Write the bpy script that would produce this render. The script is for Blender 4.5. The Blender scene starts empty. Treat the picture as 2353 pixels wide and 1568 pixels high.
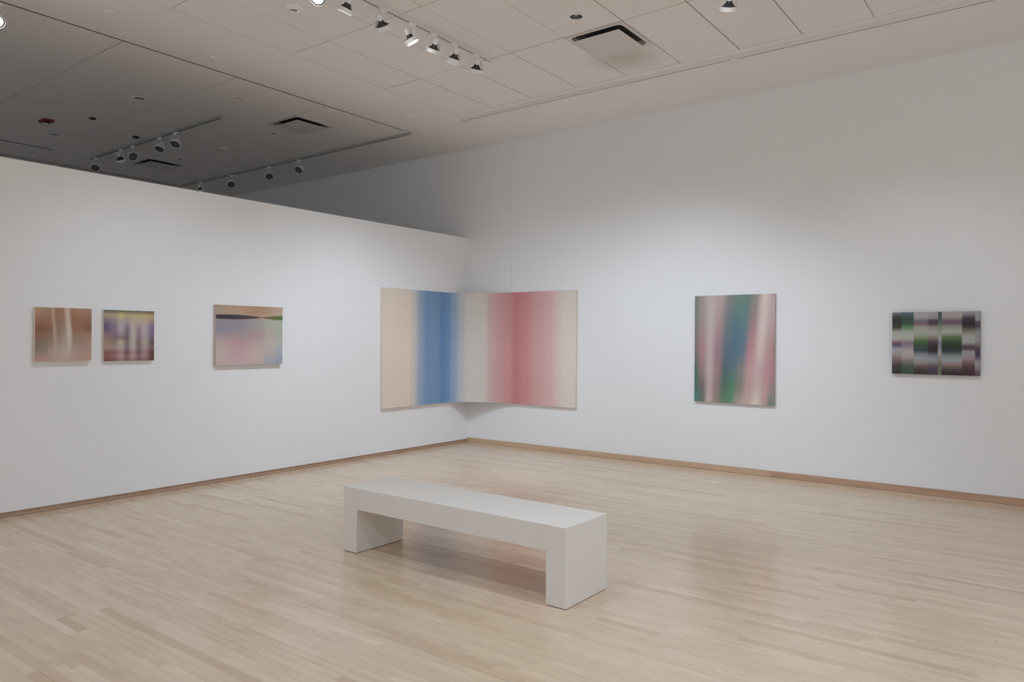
import bpy, bmesh, math, random
from mathutils import Vector, Matrix, Euler
random.seed(7)
D = bpy.data
SC = bpy.context.scene
COL = SC.collection

# ------------------------------------------------------------------ camera
W, H = 2353.0, 1568.0
F_PX = 1689.46
CAM = Vector((6.942378, -8.158951, 1.49))
R_ = Vector((0.798518, 0.601943, 0.00589)).normalized()
FW = Vector((-0.601942, 0.798537, -0.002036)).normalized()
U_ = R_.cross(FW).normalized()
cd = D.cameras.new('camera')
cd.sensor_fit = 'HORIZONTAL'; cd.sensor_width = 36.0; cd.lens = F_PX / W * 36.0
cd.clip_start = 0.05; cd.clip_end = 100
cam = D.objects.new('camera', cd); COL.objects.link(cam)
m = Matrix((R_, U_, -FW)).transposed().to_4x4(); m.translation = CAM
cam.matrix_world = m
SC.camera = cam

# ------------------------------------------------------------------ world, exposure
wd = D.worlds.new('world'); SC.world = wd; wd.use_nodes = True
wd.node_tree.nodes['Background'].inputs[0].default_value = (1, 1, 1, 1)
wd.node_tree.nodes['Background'].inputs[1].default_value = 0.0
SC.view_settings.view_transform = 'Standard'
SC.view_settings.look = 'None'
SC.view_settings.exposure = 0.17
SC.view_settings.gamma = 1.0
SC.view_settings.use_curve_mapping = False
SC.cycles.max_bounces = 14
SC.cycles.diffuse_bounces = 10
SC.cycles.glossy_bounces = 5
SC.cycles.sample_clamp_indirect = 6.0
SC.cycles.use_denoising = True

COOL = (0.835, 0.975, 1.13)
# bare spots without fixtures, wall lamps and added fill: (location, aim point, watts, cone degrees)
P_WALL = 84.0
LIGHTS = [
    # left wall, from the long track 2.4 m in front of it
    ((2.40, -5.40, 4.05), (0.0, -5.15, 0.7), 0.32, 64),
    ((2.40, -4.95, 4.05), (0.0, -4.45, 0.0), 0.30, 80),
    # right wall: bare spots, some added to spread the wash evenly
    ((3.70, -2.66, 4.05), (3.60, 0.0, 0.1), 0.42, 84),
    ((5.95, -2.55, 4.05), (5.70, 0.0, 0.2), 0.68, 80),
    ((3.30, -2.66, 4.05), (2.60, 0.0, 0.0), 0.75, 88),
    ((1.60, -2.66, 4.05), (1.30, 0.0, 0.1), 0.45, 84),
    ((7.30, -2.66, 4.05), (7.20, 0.0, 0.2), 0.10, 84),
    # added fill, bounced off the walls behind and beside the viewer
    ((9.6, -3.5, 4.05), (12.0, -3.4, 1.0), 3.9, 100),
    ((9.6, -7.0, 4.05), (12.0, -7.0, 1.0), 5.1, 100),
    ((2.6, -10.6, 4.05), (2.6, -13.0, 1.0), 5.7, 100),
    ((6.6, -10.6, 4.05), (6.6, -13.0, 1.0), 5.7, 100),
    # added fill over the floor, no lamps known there
    ((3.6, -6.4, 4.05), (3.4, -6.3, 0.0), 1.45, 105),
    ((6.6, -4.6, 4.05), (6.6, -4.3, 0.0), 2.6, 105),
    ((8.6, -8.6, 4.05), (8.6, -8.4, 0.0), 3.4, 150),
    # added fill for the dim room beyond the partition, whose lamps are off
    ((-3.6, -9.6, 4.05), (-3.6, -9.3, 0.0), 7.2, 150),
]
def spot(loc, aim, watts, cone, parent=None, blend=1.0, radius=0.055):
    l = D.lights.new('lamp_or_fill_beam', 'SPOT'); l.energy = watts; l.spot_size = math.radians(cone)
    l.spot_blend = blend; l.shadow_soft_size = radius; l.color = COOL
    o = D.objects.new('lamp_or_fill_beam', l); COL.objects.link(o)
    d = (Vector(aim) - Vector(loc)).normalized()
    mw = d.to_track_quat('-Z', 'Y').to_matrix().to_4x4(); mw.translation = Vector(loc)
    if parent is not None:
        o.parent = parent
        mw = Matrix.Translation(-parent.location) @ mw
    o.matrix_local = mw
    return o
for lo, ai, k, c in LIGHTS:
    spot(lo, ai, k * P_WALL, c)

# ------------------------------------------------------------------ helpers
def lin(c):
    out = []
    for v in c:
        v = v / 255.0
        out.append(v / 12.92 if v <= 0.04045 else ((v + 0.055) / 1.055) ** 2.4)
    return out
def rgba(c, k=1.0):
    return tuple(min(0.95, v * k) for v in lin(c)) + (1.0,)

def link(name, bm, mat, parent=None, loc=None, smooth=False):
    me = D.meshes.new(name)
    bm.normal_update(); bm.to_mesh(me); bm.free()
    if mat is not None: me.materials.append(mat)
    if smooth:
        for p in me.polygons: p.use_smooth = True
    o = D.objects.new(name, me); COL.objects.link(o)
    if parent is not None: o.parent = parent
    if loc is not None: o.location = loc
    return o
def inst(name, me, parent=None, loc=(0, 0, 0), rot=None):
    o = D.objects.new(name, me); COL.objects.link(o)
    if parent is not None: o.parent = parent
    o.location = loc
    if rot is not None: o.rotation_euler = rot
    return o
def thing(name, label, cat, loc, group=None):
    o = D.objects.new(name, None); COL.objects.link(o); o.empty_display_size = 0.05
    o.location = loc; o['label'] = label; o['category'] = cat
    if group: o['group'] = group
    return o
def tag(o, label, cat, group=None):
    o['label'] = label; o['category'] = cat
    if group: o['group'] = group
    return o
def struct(o):
    o['kind'] = 'structure'; return o

def box(bm, x0, x1, y0, y1, z0, z1):
    v = [bm.verts.new(p) for p in ((x0, y0, z0), (x1, y0, z0), (x1, y1, z0), (x0, y1, z0),
                                   (x0, y0, z1), (x1, y0, z1), (x1, y1, z1), (x0, y1, z1))]
    for f in ((3, 2, 1, 0), (4, 5, 6, 7), (0, 1, 5, 4), (1, 2, 6, 5), (2, 3, 7, 6), (3, 0, 4, 7)):
        bm.faces.new([v[i] for i in f])
    return v
def bevel(bm, w, seg=2):
    bmesh.ops.bevel(bm, geom=bm.edges[:], offset=w, segments=seg, profile=0.5, affect='EDGES', clamp_overlap=True)
def lathe(bm, prof, n=32, cap0=False, cap1=False):
    """prof: list of (r, z) turned about Z"""
    rings = []
    for r, z in prof:
        rings.append([bm.verts.new((r * math.cos(2 * math.pi * i / n), r * math.sin(2 * math.pi * i / n), z)) for i in range(n)])
    for a, b in zip(rings[:-1], rings[1:]):
        for i in range(n):
            j = (i + 1) % n
            bm.faces.new((a[i], a[j], b[j], b[i]))
    if cap0: bm.faces.new(list(reversed(rings[0])))
    if cap1: bm.faces.new(rings[-1])
    bmesh.ops.recalc_face_normals(bm, faces=bm.faces[:])
    return rings
def tube(bm, pts, r, n=8):
    pts = [Vector(p) for p in pts]; rings = []
    up = Vector((0, 1, 0))
    for i, p in enumerate(pts):
        t = (pts[min(i + 1, len(pts) - 1)] - pts[max(i - 1, 0)]).normalized()
        a = t.cross(up)
        if a.length < 1e-4: a = t.cross(Vector((1, 0, 0)))
        a.normalize(); b = t.cross(a)
        rings.append([bm.verts.new(p + r * (a * math.cos(2 * math.pi * k / n) + b * math.sin(2 * math.pi * k / n))) for k in range(n)])
    for a, b in zip(rings[:-1], rings[1:]):
        for i in range(n):
            j = (i + 1) % n
            bm.faces.new((a[i], a[j], b[j], b[i]))
    bm.faces.new(rings[0]); bm.faces.new(rings[-1])
    bmesh.ops.recalc_face_normals(bm, faces=bm.faces[:])

# ------------------------------------------------------------------ materials
class NT:
    def __init__(s, name):
        s.m = D.materials.new(name); s.m.use_nodes = True
        s.t = s.m.node_tree; s.b = s.t.nodes['Principled BSDF']
    def n(s, typ, **kw):
        nd = s.t.nodes.new(typ)
        for k, v in kw.items(): setattr(nd, k, v)
        return nd
    def l(s, a, b): s.t.links.new(a, b)
    def math(s, op, a, b=None, clamp=False):
        nd = s.n('ShaderNodeMath', operation=op); nd.use_clamp = clamp
        for i, x in enumerate((a, b)):
            if x is None: continue
            if isinstance(x, (int, float)): nd.inputs[i].default_value = x
            else: s.l(x, nd.inputs[i])
        return nd.outputs[0]
    def mix(s, f, a, b, blend='MIX'):
        nd = s.n('ShaderNodeMix', data_type='RGBA', blend_type=blend)
        for sock, x in ((nd.inputs[0], f), (nd.inputs[6], a), (nd.inputs[7], b)):
            if isinstance(x, (int, float)): sock.default_value = x
            elif isinstance(x, tuple): sock.default_value = x
            else: s.l(x, sock)
        return nd.outputs[2]
    def ramp(s, f, stops, interp='LINEAR'):
        nd = s.n('ShaderNodeValToRGB'); e = nd.color_ramp.elements
        nd.color_ramp.interpolation = interp
        while len(e) < len(stops): e.new(0.5)
        for el, (p, c) in zip(e, stops): el.position = p; el.color = c
        s.l(f, nd.inputs[0]); return nd.outputs[0]
    def smooth(s, x, a, b):
        nd = s.n('ShaderNodeMapRange', interpolation_type='SMOOTHSTEP')
        s.l(x, nd.inputs[0]); nd.inputs[1].default_value = a; nd.inputs[2].default_value = b
        return nd.outputs[0]

def simple(name, col, rough=0.5, metal=0.0, bump=0.0, scale=60.0, spec=0.5, mottled=0.0):
    t = NT(name)
    t.b.inputs['Roughness'].default_value = rough; t.b.inputs['Metallic'].default_value = metal
    t.b.inputs['Specular IOR Level'].default_value = spec
    tc = t.n('ShaderNodeNewGeometry')
    nz = t.n('ShaderNodeTexNoise'); nz.inputs['Scale'].default_value = scale; nz.inputs['Detail'].default_value = 3
    t.l(tc.outputs['Position'], nz.inputs['Vector'])
    c = tuple(col) + (1.0,)
    d = tuple(v * (1 - mottled) for v in col) + (1.0,)
    t.l(t.mix(nz.outputs[0], c, d), t.b.inputs['Base Color'])
    if bump:
        bp = t.n('ShaderNodeBump'); bp.inputs['Strength'].default_value = bump; bp.inputs['Distance'].default_value = 0.001
        t.l(nz.outputs[0], bp.inputs['Height']); t.l(bp.outputs[0], t.b.inputs['Normal'])
    return t.m

M_WALL = simple('wall_paint', (0.85, 0.86, 0.872), 0.85, bump=0.08, scale=220, spec=0.2, mottled=0.012)
M_CEIL = simple('ceiling_paint', (0.87, 0.85, 0.83), 0.9, bump=0.05, scale=180, spec=0.15, mottled=0.02)
M_TILE = simple('ceiling_panel_face', (0.87, 0.845, 0.82), 0.95, bump=0.25, scale=350, spec=0.1, mottled=0.03)
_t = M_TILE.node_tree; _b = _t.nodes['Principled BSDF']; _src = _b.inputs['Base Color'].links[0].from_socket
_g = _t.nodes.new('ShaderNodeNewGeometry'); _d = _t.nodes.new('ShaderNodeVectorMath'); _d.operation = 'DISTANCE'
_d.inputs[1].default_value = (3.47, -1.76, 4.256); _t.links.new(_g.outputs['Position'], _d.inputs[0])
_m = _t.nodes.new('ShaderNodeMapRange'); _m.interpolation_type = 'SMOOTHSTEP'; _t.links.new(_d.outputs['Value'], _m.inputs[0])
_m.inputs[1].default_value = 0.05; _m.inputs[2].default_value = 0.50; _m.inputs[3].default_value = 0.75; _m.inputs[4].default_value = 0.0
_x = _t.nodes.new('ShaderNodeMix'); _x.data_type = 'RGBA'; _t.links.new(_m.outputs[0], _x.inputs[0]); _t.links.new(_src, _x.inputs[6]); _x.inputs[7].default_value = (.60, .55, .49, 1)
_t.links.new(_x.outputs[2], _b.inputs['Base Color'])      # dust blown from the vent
M_PLENUM = simple('plenum_dark', (0.10, 0.09, 0.085), 0.9)
M_WHITE = simple('white_lacquer', (0.90, 0.90, 0.90), 0.4, mottled=0.02)
M_RAIL = simple('track_white', (0.78, 0.77, 0.75), 0.45, mottled=0.02)
M_RAIL_SHADED = simple('track_white_shaded', (0.44, 0.43, 0.41), 0.5, mottled=0.03)  # rail white darkened in its colour to show the far room's shade
M_SLOT = simple('track_slot_dark', (0.035, 0.032, 0.03), 0.6)
M_BULB = simple('dark_cast_aluminium', (0.115, 0.115, 0.115), 0.4, metal=0.5, mottled=0.2)
M_LENS = simple('unlit_lens', (0.13, 0.13, 0.125), 0.3, mottled=0.1)
M_VENT = simple('vent_enamel', (0.72, 0.68, 0.655), 0.5, mottled=0.02)
M_RED = simple('red_plastic', (0.22, 0.012, 0.012), 0.4, mottled=0.1)
M_CLEAR = simple('strobe_lens', (0.55, 0.56, 0.55), 0.15)
M_BENCH = simple('bench_white_paint', (0.765, 0.73, 0.685), 0.55, bump=0.03, scale=150, spec=0.3, mottled=0.02)
M_FOOT = simple('bench_foot_dark', (0.06, 0.05, 0.045), 0.8)
M_CAN = simple('downlight_reflector', (0.17, 0.165, 0.16), 0.35, metal=0.4)
M_SUB = simple('subfloor', (0.20, 0.15, 0.11), 0.9)
M_LIT = NT('lit_lens'); M_LIT.b.inputs['Emission Color'].default_value = (0.95, 0.98, 1, 1)
M_LIT.b.inputs['Emission Strength'].default_value = 14.0; M_LIT = M_LIT.m

def wood(name, cols, rough, grain=0.10, per=0.9, spec=0.5, blotch=0.0):
    t = NT(name)
    g = t.n('ShaderNodeNewGeometry'); oi = t.n('ShaderNodeObjectInfo')
    rnd = t.math('FRACT', t.math('ADD', g.outputs['Random Per Island'], oi.outputs['Random']))
    mp = t.n('ShaderNodeMapping'); mp.inputs['Scale'].default_value = (1.6, 26.0, 26.0)
    t.l(g.outputs['Position'], mp.inputs['Vector'])
    ofs = t.n('ShaderNodeCombineXYZ'); t.l(t.math('MULTIPLY', rnd, 40.0), ofs.inputs[0]); t.l(t.math('MULTIPLY', rnd, 91.0), ofs.inputs[2])
    va = t.n('ShaderNodeVectorMath', operation='ADD'); t.l(mp.outputs[0], va.inputs[0]); t.l(ofs.outputs[0], va.inputs[1])
    nz = t.n('ShaderNodeTexNoise'); nz.inputs['Scale'].default_value = 1.0; nz.inputs['Detail'].default_value = 5; nz.inputs['Roughness'].default_value = 0.6
    t.l(va.outputs[0], nz.inputs['Vector'])
    base = t.ramp(rnd, [(i / (len(cols) - 1), rgba(c)) for i, c in enumerate(cols)])
    gr = t.ramp(nz.outputs[0], [(0.3, (1 - grain, 1 - grain * 1.1, 1 - grain * 1.25, 1)), (0.6, (1, 1, 1, 1))])
    c = t.mix(1.0, base, gr, 'MULTIPLY')
    n2 = t.n('ShaderNodeTexNoise'); n2.inputs['Scale'].default_value = 7.0; n2.inputs['Detail'].default_value = 2
    t.l(va.outputs[0], n2.inputs['Vector'])
    fl = t.ramp(n2.outputs[0], [(0.0, (0.55, 0.45, 0.36, 1)), (0.22, (1, 1, 1, 1))])
    c = t.mix(1.0, c, fl, 'MULTIPLY')
    if blotch:                              # cloudy figure inside each strip
        m3 = t.n('ShaderNodeMapping'); m3.inputs['Scale'].default_value = (5.0, 16.0, 16.0); t.l(g.outputs['Position'], m3.inputs['Vector'])
        v3 = t.n('ShaderNodeVectorMath', operation='ADD'); t.l(m3.outputs[0], v3.inputs[0]); t.l(ofs.outputs[0], v3.inputs[1])
        n3 = t.n('ShaderNodeTexNoise'); n3.inputs['Scale'].default_value = 1.0; n3.inputs['Detail'].default_value = 3; t.l(v3.outputs[0], n3.inputs['Vector'])
        b3 = t.ramp(n3.outputs[0], [(0.28, (1 - blotch, 1 - blotch * 1.15, 1 - blotch * 1.3, 1)), (0.68, (1 + blotch * .35, 1 + blotch * .35, 1 + blotch * .35, 1))])
        c = t.mix(1.0, c, b3, 'MULTIPLY')
    t.l(c, t.b.inputs['Base Color'])
    rr = t.math('ADD', t.math('MULTIPLY', nz.outputs[0], 0.10), rough - 0.05)
    t.l(rr, t.b.inputs['Roughness'])
    t.b.inputs['Specular IOR Level'].default_value = spec
    return t.m
M_FLOOR = wood('maple_strip', [(205, 183, 159), (208, 187, 163), (211, 190, 167), (195, 171, 146), (208, 187, 164), (212, 192, 169), (206, 184, 160), (210, 189, 166), (201, 178, 153), (214, 195, 173), (208, 186, 162), (206, 185, 162)], 0.20, grain=0.05, blotch=0.075)
M_BASE_L = wood('oak_skirting_light', [(203, 174, 144), (207, 179, 150)], 0.5, grain=0.16)
M_BASE_D = wood('oak_skirting_dark', [(193, 158, 134), (198, 164, 140)], 0.5, grain=0.2)
M_BASE_S = wood('oak_skirting_grey_brown', [(184, 156, 134), (190, 162, 140)], 0.5, grain=0.2)

# ------------------------------------------------------------------ paintings: colour fields from node ramps
def desat(c, k):
    y = 0.3 * c[0] + 0.59 * c[1] + 0.11 * c[2]
    return tuple(y + (v - y) * k for v in c)
def painting_mat(name, cols, us, K=1.4, soft=True, wob=0.0, shift=None, extra=None, grain=0.05, shear=0.0, sat=0.88):
    """cols[i] = [(v, (r,g,b)), ...] top to bottom, placed at us[i]; soft blends between columns, else hard strips"""
    t = NT(name)
    uv = t.n('ShaderNodeUVMap'); sp = t.n('ShaderNodeSeparateXYZ'); t.l(uv.outputs[0], sp.inputs[0])
    u, v = sp.outputs[0], sp.outputs[1]
    v = t.math('SUBTRACT', 1.0, v)
    nz = t.n('ShaderNodeTexNoise'); nz.inputs['Scale'].default_value = 3.0; nz.inputs['Detail'].default_value = 1
    mp = t.n('ShaderNodeMapping'); mp.inputs['Scale'].default_value = (2.2, 0.8, 1); t.l(uv.outputs[0], mp.inputs[0]); t.l(mp.outputs[0], nz.inputs['Vector'])
    u0, v0 = u, v
    if wob: u = t.math('ADD', u, t.math('MULTIPLY', t.math('SUBTRACT', nz.outputs[0], 0.5), wob))
    if shift is not None:
        sh = t.ramp(v, [(p, (0.5 + s, 0.5 + s, 0.5 + s, 1)) for p, s in shift])
        u = t.math('SUBTRACT', u, t.math('SUBTRACT', sh, 0.5))
    if shear:
        g = t.n('ShaderNodeMapRange'); t.l(u0, g.inputs[0]); g.inputs[1].default_value = .12; g.inputs[2].default_value = .5
        u = t.math('ADD', u, t.math('MULTIPLY', t.math('MULTIPLY', g.outputs[0], shear), t.math('SUBTRACT', v, .5)))
    cur = None
    for i, (c, p) in enumerate(zip(cols, us)):
        r = t.ramp(v, [(q, rgba(desat(k, sat), K)) for q, k in c])
        if cur is None: cur = r
        else:
            if soft: f = t.smooth(u, us[i - 1], p)
            else: f = t.smooth(u, p[0], p[1])
            cur = t.mix(f, cur, r)
    if extra is not None: cur = extra(t, u0, v0, cur, K)
    w = t.n('ShaderNodeTexNoise'); w.inputs['Scale'].default_value = 1.0; w.inputs['Detail'].default_value = 4
    m2 = t.n('ShaderNodeMapping'); m2.inputs['Scale'].default_value = (160, 12, 1); t.l(uv.outputs[0], m2.inputs[0]); t.l(m2.outputs[0], w.inputs['Vector'])
    cur = t.mix(1.0, cur, t.ramp(w.outputs[0], [(0.3, (1 - grain,) * 3 + (1,)), (0.7, (1 + grain,) * 3 + (1,))]), 'MULTIPLY')
    t.l(cur, t.b.inputs['Base Color'])
    t.b.inputs['Roughness'].default_value = 0.75; t.b.inputs['Specular IOR Level'].default_value = 0.2
    return t.m
def table(vs, rows):
    """rows[v][u] -> columns"""
    return [[(vs[j], rows[j][i]) for j in range(len(vs))] for i in range(len(rows[0]))]

KP = 1.55
mat_p1 = painting_mat('streaked_rust_field', table([0, .2, .38, .5, .65, .8, 1], [
    [(165,135,105),(150,128,102),(152,118,95),(172,138,118),(150,108,88),(148,105,84),(182,160,140),(158,114,88),(162,118,94),(152,120,108)],
    [(150,108,84),(148,105,80),(146,106,84),(166,134,116),(142,104,86),(145,110,92),(180,162,144),(140,98,74),(146,102,78),(140,98,78)],
    [(125,80,58),(126,83,62),(130,92,72),(166,134,114),(138,108,94),(146,124,108),(182,166,150),(138,98,76),(136,94,72),(124,82,64)],
    [(132,92,74),(132,98,80),(136,106,88),(162,138,120),(142,116,100),(152,132,118),(182,168,152),(140,108,90),(146,112,92),(150,112,92)],
    [(124,106,92),(130,110,96),(138,116,102),(162,140,124),(146,126,112),(158,142,128),(182,168,154),(144,120,106),(146,122,108),(154,124,108)],
    [(126,112,98),(138,120,106),(152,134,120),(166,146,132),(160,144,130),(166,152,140),(170,156,144),(158,140,128),(156,128,116),(158,130,118)],
    [(172,126,112),(168,130,118),(166,134,124),(168,140,128),(168,144,132),(170,148,138),(170,146,136),(166,136,126),(168,132,120),(172,130,112)]]),
    [0.02, .15, .27, .325, .38, .50, .58, .66, .80, .97], K=KP, wob=0.02, shift=[(0, -.03), (.4, .01), (.7, .02), (1, -.01)], sat=0.8, grain=0.02)
mat_p2 = painting_mat('violet_smoke_field', table([0, .09, .2, .3, .38, .48, .54, .62, .74, .83, .91, 1], [
    [(72,62,54),(88,76,62),(80,70,58),(92,82,66),(86,76,64),(84,74,62),(82,72,60),(78,64,52)],
    [(150,136,104),(150,138,108),(176,162,96),(158,142,104),(160,146,110),(166,148,102),(168,150,102),(160,138,98)],
    [(118,102,112),(136,120,128),(160,148,136),(150,134,128),(166,150,132),(164,148,132),(166,148,122),(140,118,108)],
    [(94,76,106),(122,106,126),(156,144,152),(130,112,126),(164,150,146),(148,130,136),(164,148,150),(112,96,130)],
    [(96,76,108),(124,104,124),(156,144,156),(118,98,116),(162,148,148),(134,110,126),(160,144,150),(104,90,132)],
    [(126,98,112),(122,98,112),(140,124,130),(112,94,104),(164,150,146),(132,108,122),(156,140,144),(106,88,124)],
    [(134,106,104),(118,98,100),(118,104,100),(108,92,96),(162,150,142),(126,104,112),(154,138,136),(100,82,104)],
    [(142,116,96),(130,108,98),(162,150,130),(114,98,96),(160,150,130),(114,96,94),(152,140,122),(88,72,74)],
    [(150,120,106),(150,122,112),(160,142,142),(120,100,106),(164,150,146),(118,98,102),(150,130,130),(108,84,84)],
    [(116,72,70),(126,86,86),(152,116,120),(106,78,82),(150,118,120),(104,78,84),(146,112,116),(86,56,52)],
    [(136,80,78),(140,96,92),(160,126,126),(130,90,92),(164,130,128),(128,90,92),(150,112,116),(94,60,58)],
    [(104,62,62),(116,74,72),(140,104,102),(112,76,76),(142,106,104),(108,74,74),(124,88,88),(70,44,42)]]),
    [0.03, .2, .33, .45, .57, .68, .8, .97], K=1.65, wob=0.03, sat=0.78, grain=0.02)
def band(t, u, v, cur, K):
    hw = t.ramp(u, [(0, (.34,) * 3 + (1,)), (.25, (.45,) * 3 + (1,)), (.45, (.36,) * 3 + (1,)), (.62, (.10,) * 3 + (1,)), (.665, (.03,) * 3 + (1,)), (.72, (.12,) * 3 + (1,)), (.85, (.36,) * 3 + (1,)), (1, (.42,) * 3 + (1,))], 'B_SPLINE')
    hw = t.math('MULTIPLY', hw, 0.1)
    vc = t.math('ADD', 0.197, t.math('MULTIPLY', u, -0.006))
    d = t.math('ABSOLUTE', t.math('SUBTRACT', v, vc))
    r = t.math('DIVIDE', d, hw)
    f = t.math('SUBTRACT', 1.0, t.smooth(r, 0.82, 1.1))
    c = t.ramp(u, [(0, rgba((56, 50, 58), K)), (.3, rgba((66, 58, 66), K)), (.6, rgba((84, 66, 66), K)), (.7, rgba((110, 88, 62), K)), (.82, rgba((98, 98, 66), K)), (1, rgba((78, 102, 56), K))])
    st = t.smooth(t.math('ABSOLUTE', t.math('SUBTRACT', r, 0.12)), 0.0, 0.16)
    c = t.mix(st, t.mix(0.45, c, (0.02, 0.016, 0.02, 1)), c)
    return t.mix(f, cur, c)
C3 = [
    [(146,126,110),(150,132,114),(128,122,130),(126,122,136),(144,130,136),(165,148,142),(172,155,148),(172,152,146),(172,146,140)],
    [(160,130,106),(160,130,108),(128,124,130),(134,124,132),(144,126,128),(165,130,134),(170,138,142),(170,144,146),(170,146,146)],
    [(152,118,96),(158,122,96),(140,135,132),(146,132,128),(150,130,128),(162,142,140),(170,152,142),(170,150,142),(168,146,138)],
    [(156,126,104),(158,130,104),(150,152,140),(156,150,140),(160,148,142),(165,152,146),(160,150,148),(146,146,152),(140,144,152)],
    [(160,136,120),(165,145,128),(144,155,134),(144,150,134),(150,152,142),(152,155,150),(140,148,160),(130,138,152),(128,136,150)]]
V3 = [0, .12, .26, .4, .5, .65, .8, .92, 1]
mat_p3 = painting_mat('pastel_field_dark_band', [list(zip(V3, c)) for c in C3], [0.0, .32, .6, .8, 1.0], K=KP, wob=0.12, extra=band, grain=0.03)
def flat_cols(cs, vs=((0, 0.96), (0.5, 1.0), (1, 0.98))):
    return [[(v, tuple(c * k for c in col)) for v, k in vs] for col in cs]
mat_corner = painting_mat('beige_with_blue_and_rose_bands', flat_cols([
    (184,172,160),(184,172,160),(172,166,160),(122,140,160),(98,126,160),(98,127,158),(82,118,160),(94,124,160),(120,140,162),(156,158,160),(174,168,161),(176,170,163),(176,167,160),(172,148,144),(172,132,130),(172,124,123),(168,106,108),(172,118,118),(176,134,132),(182,148,146),(184,164,157),(184,175,165),(184,176,164)]),
    [0, .14, .17, .215, .25, .314, .347, .378, .415, .445, .475, .52, .55, .575, .615, .655, .70, .75, .81, .88, .912, .945, 1.0], K=1.72, wob=0.012, grain=0.025, sat=0.93)
mat_p5 = painting_mat('green_blue_rose_streaks', table([0, .25, .5, .7, .85, 1], [
    [(104,110,102),(140,130,125),(165,150,145),(160,140,136),(116,114,108),(95,120,108),(90,115,105),(124,120,114),(186,171,162),(165,145,148),(165,140,145)],
    [(110,108,104),(140,125,122),(165,150,148),(150,126,126),(98,106,112),(78,108,116),(88,114,120),(140,112,115),(182,166,160),(165,140,142),(160,130,130)],
    [(108,100,98),(152,112,117),(165,148,146),(136,110,115),(86,100,112),(75,100,118),(86,105,122),(165,118,122),(184,162,158),(160,130,125),(150,115,112)],
    [(70,95,85),(132,110,111),(165,150,147),(140,112,114),(76,95,98),(80,105,108),(118,115,112),(170,132,132),(172,145,148),(166,125,128),(155,115,122)],
    [(60,100,85),(100,95,92),(160,142,140),(132,110,110),(76,100,86),(72,116,88),(112,114,102),(166,134,131),(175,155,150),(166,130,132),(140,118,120)],
    [(65,114,104),(90,105,95),(170,150,145),(130,115,108),(88,116,92),(84,126,92),(150,138,130),(170,147,141),(188,176,166),(166,136,132),(104,120,106)]]),
    [0, .1, .2, .3, .41, .51, .61, .72, .83, .93, 1.0], K=KP, shear=0.11)
P6C = [
    [(0,(105,110,115)),(.07,(60,60,62)),(.15,(48,46,46)),(.25,(60,65,52)),(.33,(140,142,135)),(.43,(150,150,145)),(.49,(110,75,85)),(.54,(80,75,95)),(.6,(140,138,145)),(.68,(135,128,125)),(.76,(110,95,95)),(.85,(68,60,62)),(.93,(55,52,52)),(1,(50,48,48))],
    [(0,(85,95,105)),(.1,(52,68,65)),(.18,(55,75,62)),(.25,(85,115,80)),(.32,(140,148,138)),(.42,(150,148,145)),(.5,(110,100,105)),(.57,(125,118,130)),(.63,(150,145,145)),(.72,(140,134,128)),(.8,(105,100,90)),(.87,(62,80,70)),(1,(60,75,68))],
    [(0,(140,138,135)),(.08,(142,138,138)),(.15,(95,88,102)),(.19,(110,85,88)),(.25,(140,135,128)),(.33,(140,145,138)),(.4,(120,130,105)),(.46,(75,98,65)),(.53,(55,75,58)),(.62,(55,68,68)),(.68,(110,115,122)),(.75,(132,135,140)),(.82,(125,115,112)),(.88,(85,72,75)),(.95,(58,50,52)),(1,(52,48,50))],
    [(0,(140,138,138)),(.1,(125,120,125)),(.14,(75,60,70)),(.19,(75,58,65)),(.25,(125,122,118)),(.34,(142,146,140)),(.4,(125,115,108)),(.48,(75,62,62)),(.56,(52,45,50)),(.64,(55,48,58)),(.7,(110,112,120)),(.77,(130,132,135)),(.85,(95,82,92)),(.92,(70,60,75)),(1,(65,55,68))],
    [(0,(60,70,72)),(.12,(62,82,80)),(.22,(85,110,92)),(.32,(125,135,125)),(.42,(140,140,138)),(.5,(110,105,125)),(.57,(120,115,130)),(.65,(138,136,140)),(.75,(130,118,112)),(.85,(92,95,75)),(1,(95,105,98))],
    [(0,(140,135,132)),(.08,(140,135,128)),(.14,(95,82,95)),(.18,(92,75,85)),(.24,(125,125,115)),(.32,(145,150,138)),(.4,(85,100,72)),(.47,(55,72,52)),(.55,(45,52,45)),(.63,(52,58,58)),(.7,(115,122,125)),(.77,(130,135,142)),(.83,(125,108,106)),(.9,(80,68,68)),(.96,(55,48,50)),(1,(52,45,48))],
    [(0,(138,136,140)),(.05,(110,108,112)),(.1,(65,55,62)),(.18,(48,42,46)),(.25,(65,58,55)),(.31,(110,105,90)),(.38,(140,142,136)),(.48,(138,140,136)),(.54,(85,68,78)),(.58,(72,60,75)),(.63,(130,128,135)),(.72,(135,125,125)),(.8,(105,85,85)),(.87,(75,55,58)),(1,(58,45,50))],
    [(0,(130,128,128)),(.12,(130,130,135)),(.17,(75,68,78)),(.24,(72,68,80)),(.32,(120,125,128)),(.45,(130,130,130)),(.52,(110,95,95)),(.58,(72,62,75)),(.66,(60,55,72)),(.72,(85,78,95)),(.8,(135,135,140)),(.88,(120,110,115)),(.95,(85,72,80)),(1,(80,66,74))]]
def e(x, w=0.006): return (x - w, x + w)
mat_p6 = painting_mat('blurred_checker_strips', P6C, [None, e(.1115), e(.255), e(.422, .02), e(.5356), e(.5766), e(.803), e(.945)], K=1.68, soft=False, grain=0.02, sat=0.92)

def canvas_side(col): return simple('canvas_edge', rgba(col, 1.3)[:3], 0.8, mottled=0.08)

# ------------------------------------------------------------------ setting
HC = 4.256          # ceiling height
HP = 2.957          # partition height
X0, X1, Y0 = -7.4, 12.0, -13.0
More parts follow.
